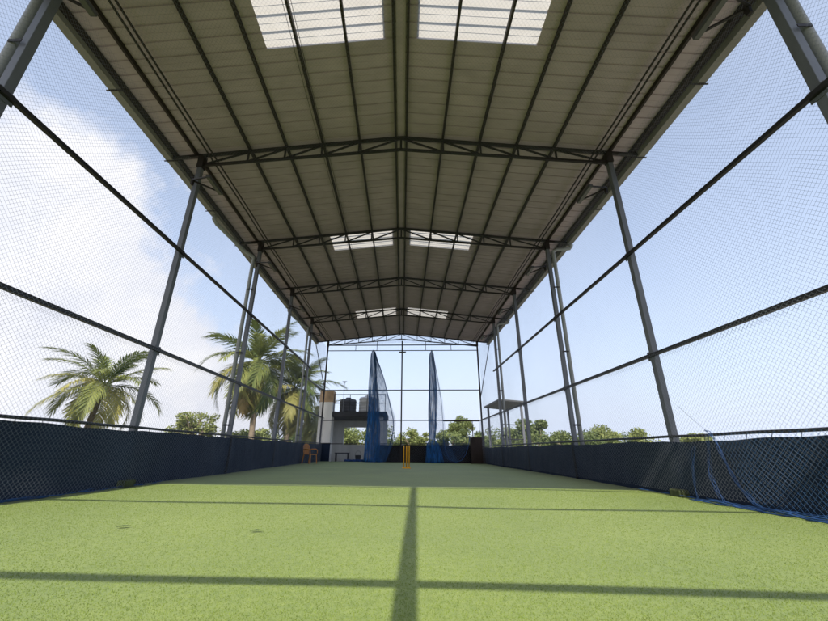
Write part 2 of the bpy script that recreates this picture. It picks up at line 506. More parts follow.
# ------------------------------------------------------------------ parapet with dark cloth, both sides and far end
def cloth(x_in, sgn, top, y0, y1):
    """hung cloth, pulled over the posts, creased"""
    ny, nz = 420, 14
    ys = np.linspace(y0, y1, ny); ks = np.linspace(0, 1, nz)
    Y, K = np.meshgrid(ys, ks, indexing='ij')
    bulge = np.zeros_like(Y)
    for p in PY: bulge += np.exp(-((Y-p)/.17)**2)*.050
    wr = .010*np.sin(Y*5.1+K*2) + .008*np.sin(Y*13+K*4+1.3) + .012*np.sin(Y*2.3+1) * (1-K)
    X = x_in - sgn*(bulge + wr*.9)
    zb = -0+.005 - .0121*x_in
    sag = .012*np.sin(Y*1.9)*K + .006*np.sin(Y*7)*K
    Z = zb - .02 + K*(top - zb + .02) + sag
    V = np.stack([X, Y, Z], -1).reshape(-1, 3)
    i = np.arange((ny-1)*nz).reshape(ny-1, nz)[:, :-1].ravel()
    F = np.stack([i, i+nz, i+nz+1, i+1], 1)
    return V, F
for sgn, x, top, lab in ((-1, WL, .90, 'low parapet along the left side covered in navy shade cloth'), (1, WR, .76, 'low parapet along the right side covered in navy shade cloth')):
    w = empty('parapet_wall', (x, 9, 0), lab, 'parapet')
    m = MB()
    a, b = (x - .30, x - .12) if sgn < 0 else (x + .06, x + .22)
    if sgn > 0: a, b = x + .24, x + .42
    if sgn < 0: a, b = x - .44, x - .26
    m.box(a, b, -2.9, 21.3, -.13, top - .13); m.build('wall', M['concrete'], w)
    V, F = cloth(x + (.02 if sgn < 0 else -.02), sgn, top if sgn < 0 else top - .025, -2.8, 20.98)
    V = shear(V) - np.array([x, 9, 0])
    c = np_mesh('shade_cloth', V, F, M['cloth'], w, smooth=True)
    for p in PY[3:6]:
        m = MB(); xi = x - sgn*.072
        m.box(min(xi, xi - sgn*.012), max(xi, xi - sgn*.012), p-.05, p+.045, tz(x)+.004, top+.01); m.build('post_wrap', M['wrap'], w)
    xr = x + (.075 if sgn < 0 else -.075)
    m = MB(); n = 60
    m.tube([(xr, -2.8 + 23.7*i/n, top + .045 + .004*math.sin(i*1.7)) for i in range(n+1)], .02, 8)
    m.build('top_rail', M['rail'], w, smooth=True)
    m = MB()
    for i in range(70):
        y = -2.5 + i*.335
        if y < 20.9: m.tube([(xr, y, top+.064), (xr+.012, y+.02, top+.02), (xr - sgn*.0, y+.03, top-.03)], .0035, 5)
    m.build('lacing', M['rail'], w)
wf = empty('end_parapet', (1.6, 21.2, 0), 'low end parapet behind the cricket stumps wrapped in black cloth', 'parapet')
m = MB(); m.box(-1.35, 4.55, 21.28, 21.42, -.12, .70); m.build('wall', M['concrete'], wf)
ys = np.linspace(-1.3, 4.5, 120); ks = np.linspace(0, 1, 10); Y, K = np.meshgrid(ys, ks, indexing='ij')
V = np.stack([Y, 21.17 + .012*np.sin(Y*9+K*3) + .01*np.sin(Y*3.1), (.005-.0121*Y-.03)*(1-K) + .87*K + .01*np.sin(Y*4)*K], -1).reshape(-1, 3)
V = shear(V) - np.array([1.6, 21.2, 0])
i = np.arange(119*10).reshape(119, 10)[:, :-1].ravel()
M['black_cloth'] = mat('black_shade_cloth', (.011, .011, .014), rough=.85, var=.4, scale=2, bump=.25, bscale=9, spec=.2, col2=(.022, .018, .02))
np_mesh('shade_cloth', V, np.stack([i, i+10, i+11, i+1], 1), M['black_cloth'], wf, smooth=True)
wf = empty('corner_screen', (-4.08, 21.2, 0), 'short navy cloth screen in the far left corner beside the chair', 'screen')
m = MB(); m.box(-4.36, -3.86, 21.0, 21.04, -.03, .93); m.build('shade_cloth', M['cloth'], wf)
m = MB(); m.beam((-4.34, 20.99, .95), (-3.84, 20.99, .95), .03); m.build('top_rail', M['rail'], wf)

# ------------------------------------------------------------------ nets: every twine is a thin three-sided strand
def net(name, P, Nrm, u0, u1, v0, v1, s, r, m, seg=.35, parent=None, origin=(0,0,0), tri=None, wob=.0, hexa=.0):
    """diamond net on the surface P(u,v); u,v in metres"""
    VV = []; FF = []; base = 0
    step = s * math.sqrt(2)
    for fam in (1, -1):
        c0, c1 = (u0 - (v1 if fam > 0 else -v0), u1 - (v0 if fam > 0 else -v1))
        if fam > 0: lo, hi = u0 - v1, u1 - v0
        else: lo, hi = u0 + v0, u1 + v1
        c = lo + step*.5
        while c < hi:
            # points: u = c + fam*v
            if fam > 0: va, vb = max(v0, u0 - c), min(v1, u1 - c)
            else: va, vb = max(v0, c - u1), min(v1, c - u0)
            if tri: va, vb = tri(c, fam, va, vb)
            if vb - va > .03:
                k = max(2, int((vb-va)*1.414/seg) + 1)
                v = np.linspace(va, vb, k); u = c + fam*v
                if hexa: u = u + hexa*np.sin(2*np.pi*v/(step*.5) + fam*.8)
                if wob:
                    u = u + wob*np.sin(v*31+c*17)*.5
                p = P(u, v)
                d = np.gradient(p, axis=0); d /= np.linalg.norm(d, axis=1, keepdims=True)
                n = np.broadcast_to(np.array(Nrm, float), p.shape)
                b = np.cross(d, n); b /= np.linalg.norm(b, axis=1, keepdims=True)
                n2 = np.cross(b, d)
                ring = np.stack([p + n2*r, p - n2*r*.5 + b*r*.87, p - n2*r*.5 - b*r*.87], 1)
                VV.append(ring.reshape(-1, 3))
                i = np.arange(k-1)[:, None]*3 + base
                for q in range(3):
                    FF.append(np.concatenate([i+q, i+(q+1) % 3, i+3+(q+1) % 3, i+3+q], 1))
                base += 3*k
            c += step
    V = shear(np.concatenate(VV)) - np.array(origin); F = np.concatenate(FF)
    return np_mesh(name, V, F, m, parent, smooth=True)

def sway(u, v, a=.03):
    return a*(np.sin(u*1.1+v*.7) + .5*np.sin(u*2.7-v*1.3) + .35*np.sin(v*3.1+u*.4))
for sgn, x, lab in ((-1, WL, 'fine dark cage net hung above the lower rail on the left side'), (1, WR, 'fine dark cage net hung above the lower rail on the right side')):
    xn = x + sgn*.072
    f = lambda u, v, xn=xn, sgn=sgn: np.stack([xn + sgn*sway(u, v, .016), u + .02*np.sin(v*2.1+u), v + .015*np.sin(u*2.3)], -1)
    o = net('cage_net', f, (1, 0, 0), -.6, 20.95, 2.20 if sgn < 0 else 2.07, 6.3, .044, .00105, M['net'])
    tag(o, lab, 'net', 'cage nets', 'thing')
    xm = x + (.155 if sgn < 0 else -.155)
    f = lambda u, v, xm=xm, sgn=sgn: np.stack([xm + sgn*sway(u+3, v*1.2, .018), u + .012*np.sin(v*2.1+u*.7), v + .010*np.sin(u*1.7+1)], -1)
    o = net('skirt_net', f, (1, 0, 0), -.6, 20.95, .02, 2.25 if sgn < 0 else 2.11, .041, .0012, M['net'], seg=.024, hexa=.004)
    tag(o, 'heavier netting below the lower rail along the %s side' % ('left' if sgn < 0 else 'right'), 'net', 'skirt nets', 'thing')
    # bunched blue hem lying on the turf
    m = MB(); n = 150
    for k in range(3):
        pts = []
        for i in range(n+1):
            y = -1.0 + (8.2 - k*1.6)*i/n
            xx = xm - sgn*(.01 + .03*k) + .022*math.sin(y*5+k*2) + .012*math.sin(y*13+k)
            pts.append((xx, y, tz(xx) + .012 + .012*abs(math.sin(y*3.3+k*1.3)) + (0.03 if k == 1 else 0)*abs(math.sin(y*1.9))))
        m.tube(pts, [.003 + .009*abs(math.sin(i*.31+k)*math.sin(i*.9+k)) for i in range(n+1)], 6)
    hem = m.build('hem', M['rope'], o, smooth=True)
def fc(u, v):
    return np.stack([v, u, 6.47 - .02*np.abs(v) - .05*np.abs(np.sin(u*.45))*np.cos(v*.35) + .02*np.sin(u*1.9+v)], -1)
o = net('ceiling_net', fc, (0, 0, 1), -.6, 20.95, -4.25, 4.15, .044, .001, M['net'], seg=.5)
tag(o, 'fine net stretched flat under the roof trusses', 'net', 'cage nets', 'thing')
fg = lambda u, v: np.stack([u, 21.0 + .015*np.sin(u*1.3+v), v], -1)
o = net('cage_net', fg, (0, 1, 0), -4.3, 4.2, .02, 6.3, .06, .0013, M['net'], seg=1.0)
tag(o, 'fine net closing the far end behind the stumps', 'net', 'cage nets', 'thing')

# support wires under the roof
for x, z, lab in ((-1.80, 6.66, 'thin wire under the left roof slope, farther from the ridge'), (-1.64, 6.54, 'thin wire under the left roof slope, nearer the ridge'),
                  (1.52, 6.64, 'thin wire under the right roof slope')):
    m = MB(); m.tube([(x + .01*math.sin(i), PY[0] + (21-PY[0])*i/18, z - .04*abs(math.sin(i*math.pi/3))) for i in range(19)], .004, 5)
    tag(m.build('support_wire', M['rail']), lab, 'wire', 'net support wires')

# loose blue net pulled down at the near right
def tri_clip(c, fam, va, vb): return va, vb
lo = empty('loose_net', (4.30, 4.9, 0), 'blue rope edged flap of netting sagging on the near right parapet', 'net')
edge = [(4.33, 5.36, .86), (4.33, 5.31, .83), (4.32, 5.20, .62), (4.30, 5.10, .40), (4.27, 4.98, .18), (4.23, 4.80, .03), (4.20, 4.55, -.02)]
def strands(pts, k, rad, spread, seed):
    rg = random.Random(seed); m = MB()
    P_ = [Vector(p) for p in pts]; fine = []
    for a_, b_ in zip(P_, P_[1:]):
        for t_ in range(6): fine.append(a_.lerp(b_, t_/6))
    fine.append(P_[-1])
    for q in range(k):
        ph = rg.random()*6; m.tube([p + Vector((spread*.4*math.sin(i*.5+ph), spread*math.sin(i*.33+ph*2), spread*.5*math.cos(i*.41+ph))) for i, p in enumerate(fine)], rad*(.6+.6*rg.random()), 6)
    return m
strands(edge, 5, .0027, .022, 1).build('edge_rope', M['rope'], lo, smooth=True)
m = MB(); m.tube([(4.36, 5.80, 1.23), (4.35, 5.6, 1.05), (4.34, 5.45, .93), (4.33, 5.33, .84)], .0022, 5); m.build('loose_twine', M['net'], lo)
edge2 = [(4.33, 5.34, .80), (4.33, 5.42, .55), (4.31, 5.44, .30), (4.27, 5.36, .08), (4.24, 5.22, .0)]
strands(edge2, 4, .0020, .026, 2).build('edge_rope', M['rope'], lo, smooth=True)
edge3 = [(4.34, 5.66, .66), (4.33, 5.76, .4), (4.30, 5.78, .15), (4.26, 5.7, -.01)]
strands(edge3, 3, .0016, .022, 3).build('edge_rope', M['rope'], lo, smooth=True)
f = lambda u, v: np.stack([4.31 - .10*(1-v)**2*.6 + .03*np.sin(u*6+v*3), u + .25*(v-.4)**2*np.sin(u*3), v], -1)
def tri_flap(c, fam, va, vb):
    # keep what lies on the near side of the rope: u < 4.75 + .68*v
    # u = c+fam*v < 4.75+.68v  ->  v*(fam-.68) < 4.75-c
    k = fam - .68
    lim = (4.75 - c)/k
    if k > 0: vb = min(vb, lim)
    else: va = max(va, lim)
    return va, vb
net('mesh', f, (1, 0, 0), 1.0, 5.4, .0, .80, .05, .0014, M['net_blue'], parent=lo, origin=(4.30, 4.9, 0), tri=tri_flap, seg=.1)
m = MB()
for k in range(5):
    pts = []
    for i in range(60):
        y = 2.2 + 3.5*i/59
        xx = 4.27 - .05*k*.6 + .05*math.sin(y*7+k*2.1)*.5
        pts.append((xx, y, tz(xx) + .012 + .035*abs(math.sin(y*4.1+k*1.7))*(1 if k % 2 else .4)))
    m.tube(pts, [.003 + .009*abs(math.sin(i*1.1+k)*math.sin(i*.23+2*k)) for i in range(60)], 6)
m.build('bunched_hem', M['rope'], lo, smooth=True)

# the two bunched lane nets at the far end
def bunch(name_root, prof, lab, y, sheet, ropes):
    cx = prof[0][1]
    r = empty(name_root, (cx, y, 0), lab, 'net', 'bunched blue lane nets')
    n = 72; vs = []; fs = []; rings = 56
    zs = [p[0] for p in prof]
    for k in range(rings+1):
        z = zs[0] + (zs[-1]-zs[0])*k/rings
        for q in range(len(prof)-1):
            if prof[q][0] <= z <= prof[q+1][0] + 1e-9:
                t_ = (z-prof[q][0])/(prof[q+1][0]-prof[q][0]); break
        c = prof[q][1]*(1-t_) + prof[q+1][1]*t_; w = prof[q][2]*(1-t_) + prof[q+1][2]*t_
        for i in range(n):
            a = 2*math.pi*i/n
            fold = 1 + .16*math.sin(7*a+z*.6) + .10*math.sin(13*a-z*1.1) + .05*math.sin(23*a+z*2.3)
            c2 = .014*math.sin(z*1.6+cx)+.006*math.sin(z*4.3)
            if z > 5.6: c2 *= (6.0-z)/.4
            fold *= 1 + .05*math.sin(z*2.7+a*3)+.03*math.sin(z*5.1-a*5)
            vs.append((c + c2 + w*fold*math.cos(a), y + .75*w*fold*math.sin(a), z + .02*math.sin(5*a)))
    for k in range(rings):
        for i in range(n):
            a = k*n+i; b = k*n+(i+1) % n
            fs.append((a, b, b+n, a+n))
    fs.append(tuple(range(n-1, -1, -1))); fs.append(tuple(rings*n+i for i in range(n)))
    m = MB(); m.add(vs, fs); m.build('gathered_net', M['gathered'], r, smooth=True)
    for rp, rad in ropes:
        m = MB(); m.tube(rp, rad, 6); m.build('edge_rope', M['rope'], r, smooth=True)
    sheet(r)
    return r
def left_sheet(r):
    # fan of net between the column and the slanting rope, in folds
    def f(u, v):
        # v = height 0..6, u = 0..1.25 along the fan (fraction)
        w = np.interp(v, [0, .3, 1.1, 2.1, 4.2, 6], [.80, .95, 1.28, 1.32, .62, .03])
        k = np.clip(u/1.3, 0, 1)
        return np.stack([-1.46 + k*w, 20.62 - .25*k*w + .06*np.sin(k*16+v*.5), v], -1)
    net('mesh', f, (0, 1, 0), 0, 1.3, .03, 5.9, .05, .0036, M['net_blue'], parent=r, origin=tuple(r.location), seg=.25)
    net('mesh', f, (0, 1, .01), .02, 1.28, .05, 5.8, .043, .0034, M['net_blue'], parent=r, origin=tuple(r.location), seg=.25)
bunch('lane_net', [(.02, -1.30, .42), (.25, -1.42, .33), (1.0, -1.38, .34), (2.6, -1.36, .28), (4.2, -1.45, .20), (5.3, -1.51, .15), (5.75, -1.53, .12), (5.9, -1.53, .07), (6.0, -1.53, .03)],
      'bunched blue lane net with a wide slanting side, left of the stumps', 20.72, left_sheet,
      [([(-1.52, 20.62, 5.98), (-1.1, 20.55, 5.0), (-.82, 20.48, 4.21), (-.50, 20.42, 3.0), (-.28, 20.38, 2.11), (-.27, 20.36, 1.6), (-.36, 20.36, 1.11), (-.55, 20.4, .5), (-.74, 20.4, .03)], .022)])
def right_sheet(r):
    def f(u, v):
        w = np.interp(v, [0, 1.1, 3.2, 5.9], [1.25, .68, .50, .03])
        k = np.clip(u/1.2, 0, 1)
        return np.stack([1.86 + k*w, 20.62 - .15*k*w + .05*np.sin(k*14+v*.6), v], -1)
    net('mesh', f, (0, 1, 0), 0, 1.2, .03, 5.8, .055, .0026, M['net_blue'], parent=r, origin=tuple(r.location), seg=.25)
    def f2(u, v):
        zt = .95
        sagx = 2.3 + u
        low = .05 + .85*np.abs((u-.55)/.75)**2.2
        return np.stack([sagx, 20.45 + .04*np.sin(u*9), np.maximum(low, v + 0*u)], -1)
    net('mesh', f2, (0, 1, 0), 0, 1.3, .08, 1.3, .06, .0026, M['net_blue'], parent=r, origin=tuple(r.location), seg=.12)
bunch('lane_net', [(.02, 1.86, .40), (.3, 1.84, .36), (.85, 1.80, .30), (1.10, 1.80, .14), (1.8, 1.83, .19), (3.2, 1.85, .21), (4.4, 1.86, .17), (5.3, 1.85, .14), (5.75, 1.84, .11), (5.88, 1.84, .06), (5.97, 1.84, .03)],
      'narrow bunched blue lane net tied at the knee, right of the stumps', 20.72, right_sheet,
      [([(1.86, 20.62, 5.95), (2.12, 20.55, 4.4), (2.29, 20.5, 3.16), (2.36, 20.47, 1.9), (2.35, 20.45, 1.12)], .012),
       ([(2.35, 20.45, 1.12), (2.45, 20.44, .55), (2.65, 20.43, .15), (2.95, 20.42, .04), (3.25, 20.42, .12), (3.5, 20.43, .45), (3.65, 20.45, .88), (3.74, 20.5, 1.3)], .02)])

# ------------------------------------------------------------------ floodlights on the posts
def floodlight():
    r = empty('floodlight', (0, 0, 0), 'x', 'floodlight', 'floodlights on the posts')
    m = local(); m.box(-.02, .02, -.03, .03, -.06, .10)
    m.beam((.0, -.012, .06), (.46, -.25, -.06), .028); m.beam((.0, .03, .06), (.46, .21, -.06), .028)
    m.build('bracket', M['dark_steel'], r)
    m = local(); m.beam((.47, -.30, -.075), (.47, .26, -.075), .085, .06); m.build('housing', M['lamp_metal'], r, bevel=.008)
    m = local(); m.beam((.475, -.28, -.109), (.475, .24, -.109), .065, .006); m.build('lens', M['lamp_glass'], r)
    return r
fl0 = None
ORD = ['', 'nearest', 'second', 'third', 'fourth', 'fifth']
for i in range(1, 6):
    for sgn, x in ((-1, WL), (1, WR)):
        o = floodlight() if fl0 is None else copy_tree(fl0)
        if fl0 is None: fl0 = o
        o.location = (x - sgn*.055, PY[i], 5.74)
        o.rotation_euler = (0, 0, 0 if sgn < 0 else math.pi)
        o['label'] = 'small dark floodlight on the %s %s post counted from the camera' % (ORD[i], 'left' if sgn < 0 else 'right')
gl = empty('gable_lamp', (.14, 20.93, 5.97), 'small flat lamp on the central mullion at the far end', 'lamp')
m = MB(); m.box(-.06, .34, 20.80, 20.98, 5.90, 5.94); m.build('housing', M['lamp_metal'], gl, bevel=.006)
m = MB(); m.beam((.14, 20.98, 5.94), (.14, 20.99, 6.02), .03); m.build('bracket', M['dark_steel'], gl)

# ------------------------------------------------------------------ stumps
st = empty('cricket_stumps', (.29, 14.05, tz(.29)), 'three yellow plastic cricket stumps on a yellow base', 'stumps')
z0 = tz(.29)
m = MB(); m.box(.29-.15, .29+.15, 14.05-.05, 14.05+.05, z0, z0+.03); m.box(.29-.13, .29+.13, 14.02, 14.08, z0+.03, z0+.055)
m.build('base', M['yellow'], st, bevel=.008)
for dx in (-.095, 0, .095):
    m = MB(); m.lathe([(.021, 0), (.0205, .62), (.022, .625), (.022, .655), (.02, .66), (.019, .685), (.012, .70), (.004, .703)], (.29+dx, 14.05, z0+.055), 14)
    s = m.build('stump', M['yellow'], st, smooth=True)
# ------------------------------------------------------------------ chair
ch = empty('plastic_chair', (-3.97, 17.3, tz(-3.97)), 'brown orange plastic armchair by the left parapet', 'chair', rz=math.radians(-118))
def chair_parts(r):
    m = local(); n = 8; vs = []; fs = []
    for j in range(n+1):
        for i in range(n+1):
            x = -.22 + .44*i/n; y = -.22 + .44*j/n
            z = .43 - .02*math.sin(math.pi*i/n)*math.sin(math.pi*j/n) - (.02 if j == n else 0)
            vs.append((x*(1+.06*j/n), y, z))
    k = (n+1)**2
    vs += [(a, b, c-.022) for a, b, c in vs]
    for j in range(n):
        for i in range(n):
            a = j*(n+1)+i
            fs.append((a, a+1, a+n+2, a+n+1)); fs.append((k+a, k+a+n+1, k+a+n+2, k+a+1))
    for i in range(n):
        for a, b in ((i, i+1), (n*(n+1)+i+1, n*(n+1)+i)): fs.append((b, a, k+a, k+b))
        for a, b in (((i+1)*(n+1), i*(n+1)), (i*(n+1)+n, (i+1)*(n+1)+n)): fs.append((b, a, k+a, k+b))
    m.add(vs, fs); m.build('seat', M['chair'], r, smooth=False)
    m = local()      # back: curved outer hoop with slats
    hoop = [(-.215, -.20, .42), (-.225, -.25, .60), (-.20, -.29, .78), (-.10, -.31, .85), (0, -.315, .865), (.10, -.31, .85), (.20, -.29, .78), (.225, -.25, .60), (.215, -.20, .42)]
    for a, b in zip(hoop, hoop[1:]): m.beam(a, b, .045, .02, up=(0, 1, .2))
    for x in (-.13, -.065, 0, .065, .13):
        m.beam((x, -.21, .42), (x*1.05, -.262, .62), .042, .012, up=(0, 1, .2)); m.beam((x*1.05, -.262, .615), (x*.95, -.312, .85), .042, .012, up=(0, 1, .2))
    m.build('backrest', M['chair'], r)
    for s in (-1, 1):
        m = local(); m.tube([(s*.225, -.25, .62), (s*.265, -.12, .645), (s*.27, .08, .64), (s*.262, .19, .60), (s*.25, .215, .45)], [.02, .024, .024, .022, .02], 8)
        m.build('armrest', M['chair'], r, smooth=True)
        for yy, dy in ((.20, .03), (-.20, -.07)):
            m = local(); a = (s*.215, yy, .425); b = (s*.245, yy+dy, 0)
            m.beam(a, b, .05, .018, up=(s*.7, 1, 0)); m.beam((a[0]-s*.014, a[1], a[2]), (b[0]-s*.012, b[1], 0), .018, .042, up=(s*.7, 1, 0))
            m.build('leg', M['chair'], r)
chair_parts(ch)
ch.scale = (.9, .9, .92)

# ------------------------------------------------------------------ two small shadow spots on the turf, made as thin dark green plates
for x, y, a, lab in ((-2.17, 3.25, .5, 'dark curled plate standing in for a shadow spot on the sunlit turf, the left one of two'), (-1.10, 3.19, .1, 'dark flat plate standing in for a shadow spot on the sunlit turf, the right one of two')):
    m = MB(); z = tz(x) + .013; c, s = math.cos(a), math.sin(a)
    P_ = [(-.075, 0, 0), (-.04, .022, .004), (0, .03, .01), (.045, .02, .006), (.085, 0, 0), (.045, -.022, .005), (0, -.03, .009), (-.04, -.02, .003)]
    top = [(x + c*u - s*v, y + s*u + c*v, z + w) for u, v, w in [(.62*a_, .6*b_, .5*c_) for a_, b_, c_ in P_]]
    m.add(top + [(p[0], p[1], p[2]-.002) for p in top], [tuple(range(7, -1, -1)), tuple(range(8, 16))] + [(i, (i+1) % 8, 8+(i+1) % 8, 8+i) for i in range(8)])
    tag(m.build('shadow_spot', M['shadow_spot_green']), lab, 'leaf', 'painted shadow spots')  # no real leaf: dark plate standing in for a shadow spot

# ------------------------------------------------------------------ pump house beyond the far left corner
b = empty('pump_house', (-2.7, 23.5, -.03), 'small white open fronted pump house carrying water tanks', 'building')
m = MB(); m.box(-4.62, -3.86, 21.75, 22.5, -.03, 3.20); m.build('column', M['white_wall'], b)
m = MB(); m.box(-4.63, -3.85, 21.74, 22.51, 3.202, 3.86); m.build('column_head', M['orange_wall'], b)
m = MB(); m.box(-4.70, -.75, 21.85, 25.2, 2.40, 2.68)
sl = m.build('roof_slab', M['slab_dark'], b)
m = MB()   # back wall around the window opening
m.box(-4.6, -3.6, 25.0, 25.18, -.03, 2.398); m.box(-1.9, -.8, 25.0, 25.18, -.03, 2.398)
m.box(-3.6, -1.9, 25.0, 25.18, -.03, .92); m.box(-3.6, -1.9, 25.0, 25.18, 1.98, 2.398)
m.build('back_wall', M['white_wall'], b)
m = MB(); m.box(-4.6, -4.45, 22.52, 24.99, -.03, 2.398); m.build('side_wall', M['white_wall'], b)
m = MB(); m.box(-1.2, -.95, 22.0, 22.25, -.03, 2.398); m.build('pillar', M['white_wall'], b)
m = MB()
for x in (-3.82, -2.9, -1.9, -.85): m.tube([(x, 21.95, 2.685), (x, 21.95, 3.68)], .02, 6)
for z in (3.15, 3.66): m.tube([(-3.85, 21.95, z), (-.82, 21.95, z)], .016, 6)
m.build('railing', M['rail'], b)
def tank(x, y, rad, h, mt, lab):
    r = empty('water_tank', (x, y, 2.684), lab, 'water tank', 'roof water tanks')
    prof = [(rad*.96, 0), (rad, .04)]
    k = 0.12
    while k < h - .12:
        prof += [(rad, k), (rad*1.03, k+.03), (rad*1.03, k+.07), (rad, k+.10)]; k += .17
    prof += [(rad, h-.1), (rad*.9, h-.02), (rad*.35, h+.04)]
    m = MB(); m.lathe(prof, (x, y, 2.684), 28); bd = m.build('body', mt, r, smooth=True)
    m = MB(); m.lathe([(rad*.33, 0), (rad*.33, .05), (rad*.3, .07)], (x, y, 2.684+h+.03), 20); m.build('lid', mt, r)
tank(-3.18, 23.3, .50, .86, M['black_tank'], 'black ribbed water tank on the pump house roof')
tank(-1.98, 23.3, .52, .98, M['white_tank'], 'white ribbed water tank on the pump house roof')
a = empty('mast', (-3.38, 22.6, 2.684), 'thin mast with small crossbar before the black tank', 'mast')
m = MB(); m.tube([(-3.38, 22.6, 2.684), (-3.38, 22.6, 4.55)], .015, 6); m.build('pole', M['pipe'], a)
m = MB(); m.beam((-3.52, 22.6, 4.53), (-3.24, 22.6, 4.53), .03); m.beam((-3.46, 22.6, 4.45), (-3.30, 22.6, 4.45), .02); m.build('crossbar', M['pipe'], a)
# odds and ends under the slab
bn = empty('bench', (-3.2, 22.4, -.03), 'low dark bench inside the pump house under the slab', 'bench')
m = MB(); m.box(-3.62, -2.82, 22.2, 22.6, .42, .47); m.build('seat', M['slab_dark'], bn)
for x in (-3.56, -2.88):
    for y in (22.25, 22.55):
        m = MB(); m.box(x-.025, x+.025, y-.025, y+.025, -.03, .418); m.build('leg', M['slab_dark'], bn)
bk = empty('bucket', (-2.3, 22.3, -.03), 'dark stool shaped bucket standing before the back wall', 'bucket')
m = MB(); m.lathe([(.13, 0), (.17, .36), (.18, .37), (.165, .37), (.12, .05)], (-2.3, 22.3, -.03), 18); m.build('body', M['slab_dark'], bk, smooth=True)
m = MB(); m.tube([(-2.3+.17*math.cos(q), 22.3, .32+.25*math.sin(q)) for q in np.linspace(0, math.pi, 9)], .008, 5); m.build('handle', M['slab_dark'], bk)
tp = empty('folded_net', (-2.2, 21.45, -.03), 'heap of blue netting lying on the paving before the pump house', 'net')
m = MB()
for k in range(9):
    pts = [(-2.9 + 1.5*i/16, 21.35 + .12*math.sin(i*.9+k*1.7) + .03*k, -.0 + .03 + .07*abs(math.sin(i*.55+k*2.2))) for i in range(17)]
    m.tube(pts, [.02+.025*abs(math.sin(i*.7+k)) for i in range(17)], 7)
m.build('heap', M['blue_cloth'], tp, smooth=True)

# ------------------------------------------------------------------ far right corner
bs = empty('brown_screen', (4.2, 20.9, tz(4.2)), 'dark rusty brown sheet box standing in the far right corner', 'screen')
m = MB(); m.box(3.80, 4.50, 20.55, 20.95, tz(4.2), 1.24); m.build('body', M['brown_sheet'], bs, bevel=.01)
m = MB(); m.beam((3.95, 20.75, 1.242), (3.95, 20.75, 2.08), .04); m.beam((2.4, 20.78, 2.08), (4.36, 20.78, 2.08), .05); m.build('frame', M['brown_sheet'], bs)
sh = empty('shelter', (6.6, 24.3, -.03), 'small flat roofed open shelter outside the right side', 'shelter')
m = MB()
q = [(5.66, 25.6, 3.26), (5.75, 21.9, 3.30), (7.60, 23.0, 3.30), (7.70, 27.2, 3.26)]
m.add(q + [(x, y, z+.09) for x, y, z in q], [(0,1,2,3)[::-1], (4,5,6,7)] + [(i, (i+1) % 4, 4+(i+1) % 4, 4+i) for i in range(4)])
m.build('roof', M['grey_sheet'], sh)
for x, y in ((5.85, 25.2), (5.9, 22.3), (7.4, 23.2), (7.5, 26.6)):
    m = MB(); m.box(x-.06, x+.06, y-.06, y+.06, -.03, 3.255); m.build('post', M['post'], sh)
m = MB(); m.beam((5.98, 22.3, 2.0), (7.33, 23.15, 2.0), .05); m.beam((5.98, 22.3, 1.2), (7.33, 23.15, 1.2), .05); m.build('rail', M['rail'], sh)

for o in list(COL.objects):
    d = {'lane_net': -.2, 'pump_house': -.16, 'water_tank': -.17, 'mast': -.17, 'bench': -.17, 'bucket': -.17, 'folded_net': -.17, 'brown_screen': -.2,
         'shelter': -.2, 'loose_net': -.21, 'cricket_stumps': -.13, 'end_parapet': -.15, 'gable_lamp': -.18}.get(o.name.split('.')[0])
    if d and o.parent is None: o.location.x += d
SHEAR[0] = False

# ------------------------------------------------------------------ palms
def frond_mesh(name, L, droop, nl, m, seed, wid=.05, ll=.85):
    rg = np.random.default_rng(seed)
    V = []; F = []
    n = 14; pts = []
    el = 0.0; p = np.array([0., 0., 0.])
    for i in range(n+1):
        t = i/n; pts.append(p.copy())
        ang = -droop*t**1.4
        p = p + (L/n)*np.array([math.cos(ang), 0, math.sin(ang)])
    pts = np.array(pts)
    # rachis as a four sided taper
    for i in range(n+1):
        r = .035*(1-i/n)+.006
        for dy, dz in ((-r, 0), (0, r), (r, 0), (0, -r)): V.append(pts[i] + np.array([0, dy, dz]))
    for i in range(n):
        for k in range(4):
            a = i*4+k; b_ = i*4+(k+1) % 4
            F.append((a, b_, b_+4, a+4))
    for j in range(nl):
        t = .14 + .86*(j+.5)/nl
        x = t*n; i = min(int(x), n-1); q = pts[i]*(1-(x-i)) + pts[i+1]*(x-i)
        d = pts[i+1]-pts[i]; d = d/np.linalg.norm(d); up = np.array([-d[2], 0, d[0]])
        for s in (-1, 1):
            l = ll*(.35+.65*math.sin(math.pi*(.12+.83*t)))*(.85+.3*rg.random())
            side = np.array([0, s, 0])
            dirv = d*(.55+.2*rg.random()+.6*t**3) + side*(.8) + up*(.18+.25*rg.random()) 
            dirv /= np.linalg.norm(dirv)
            sagv = np.array([0, 0, -1.])*(.5+1.1*rg.random())
            w = wid*(.8+.4*rg.random())
            a0 = q; a1 = q + dirv*l*.5 + sagv*l*.10; a2 = q + dirv*l*.95 + sagv*l*.48
            wv = np.cross(dirv, up); wv = wv/np.linalg.norm(wv)*w
            b0 = len(V)
            V += [a0-wv*.5, a0+wv*.5, a1+wv, a1-wv, a2+wv*.15, a2-wv*.15]
            F += [(b0, b0+1, b0+2, b0+3), (b0+3, b0+2, b0+4, b0+5)]
    me = bpy.data.meshes.new(name)
    me.from_pydata([tuple(v) for v in V], [], F); me.materials.append(m)
    return me
FR, FO = [[frond_mesh('palm_frond', .97*L, dr, 62, M[mm], 10+k, .030, 1.0) for k, (L, dr) in enumerate(((4.3, 1.0), (4.0, 1.4), (4.4, 1.8), (3.9, .7), (4.2, 2.2)))] for mm in ('palm', 'palm_old')]
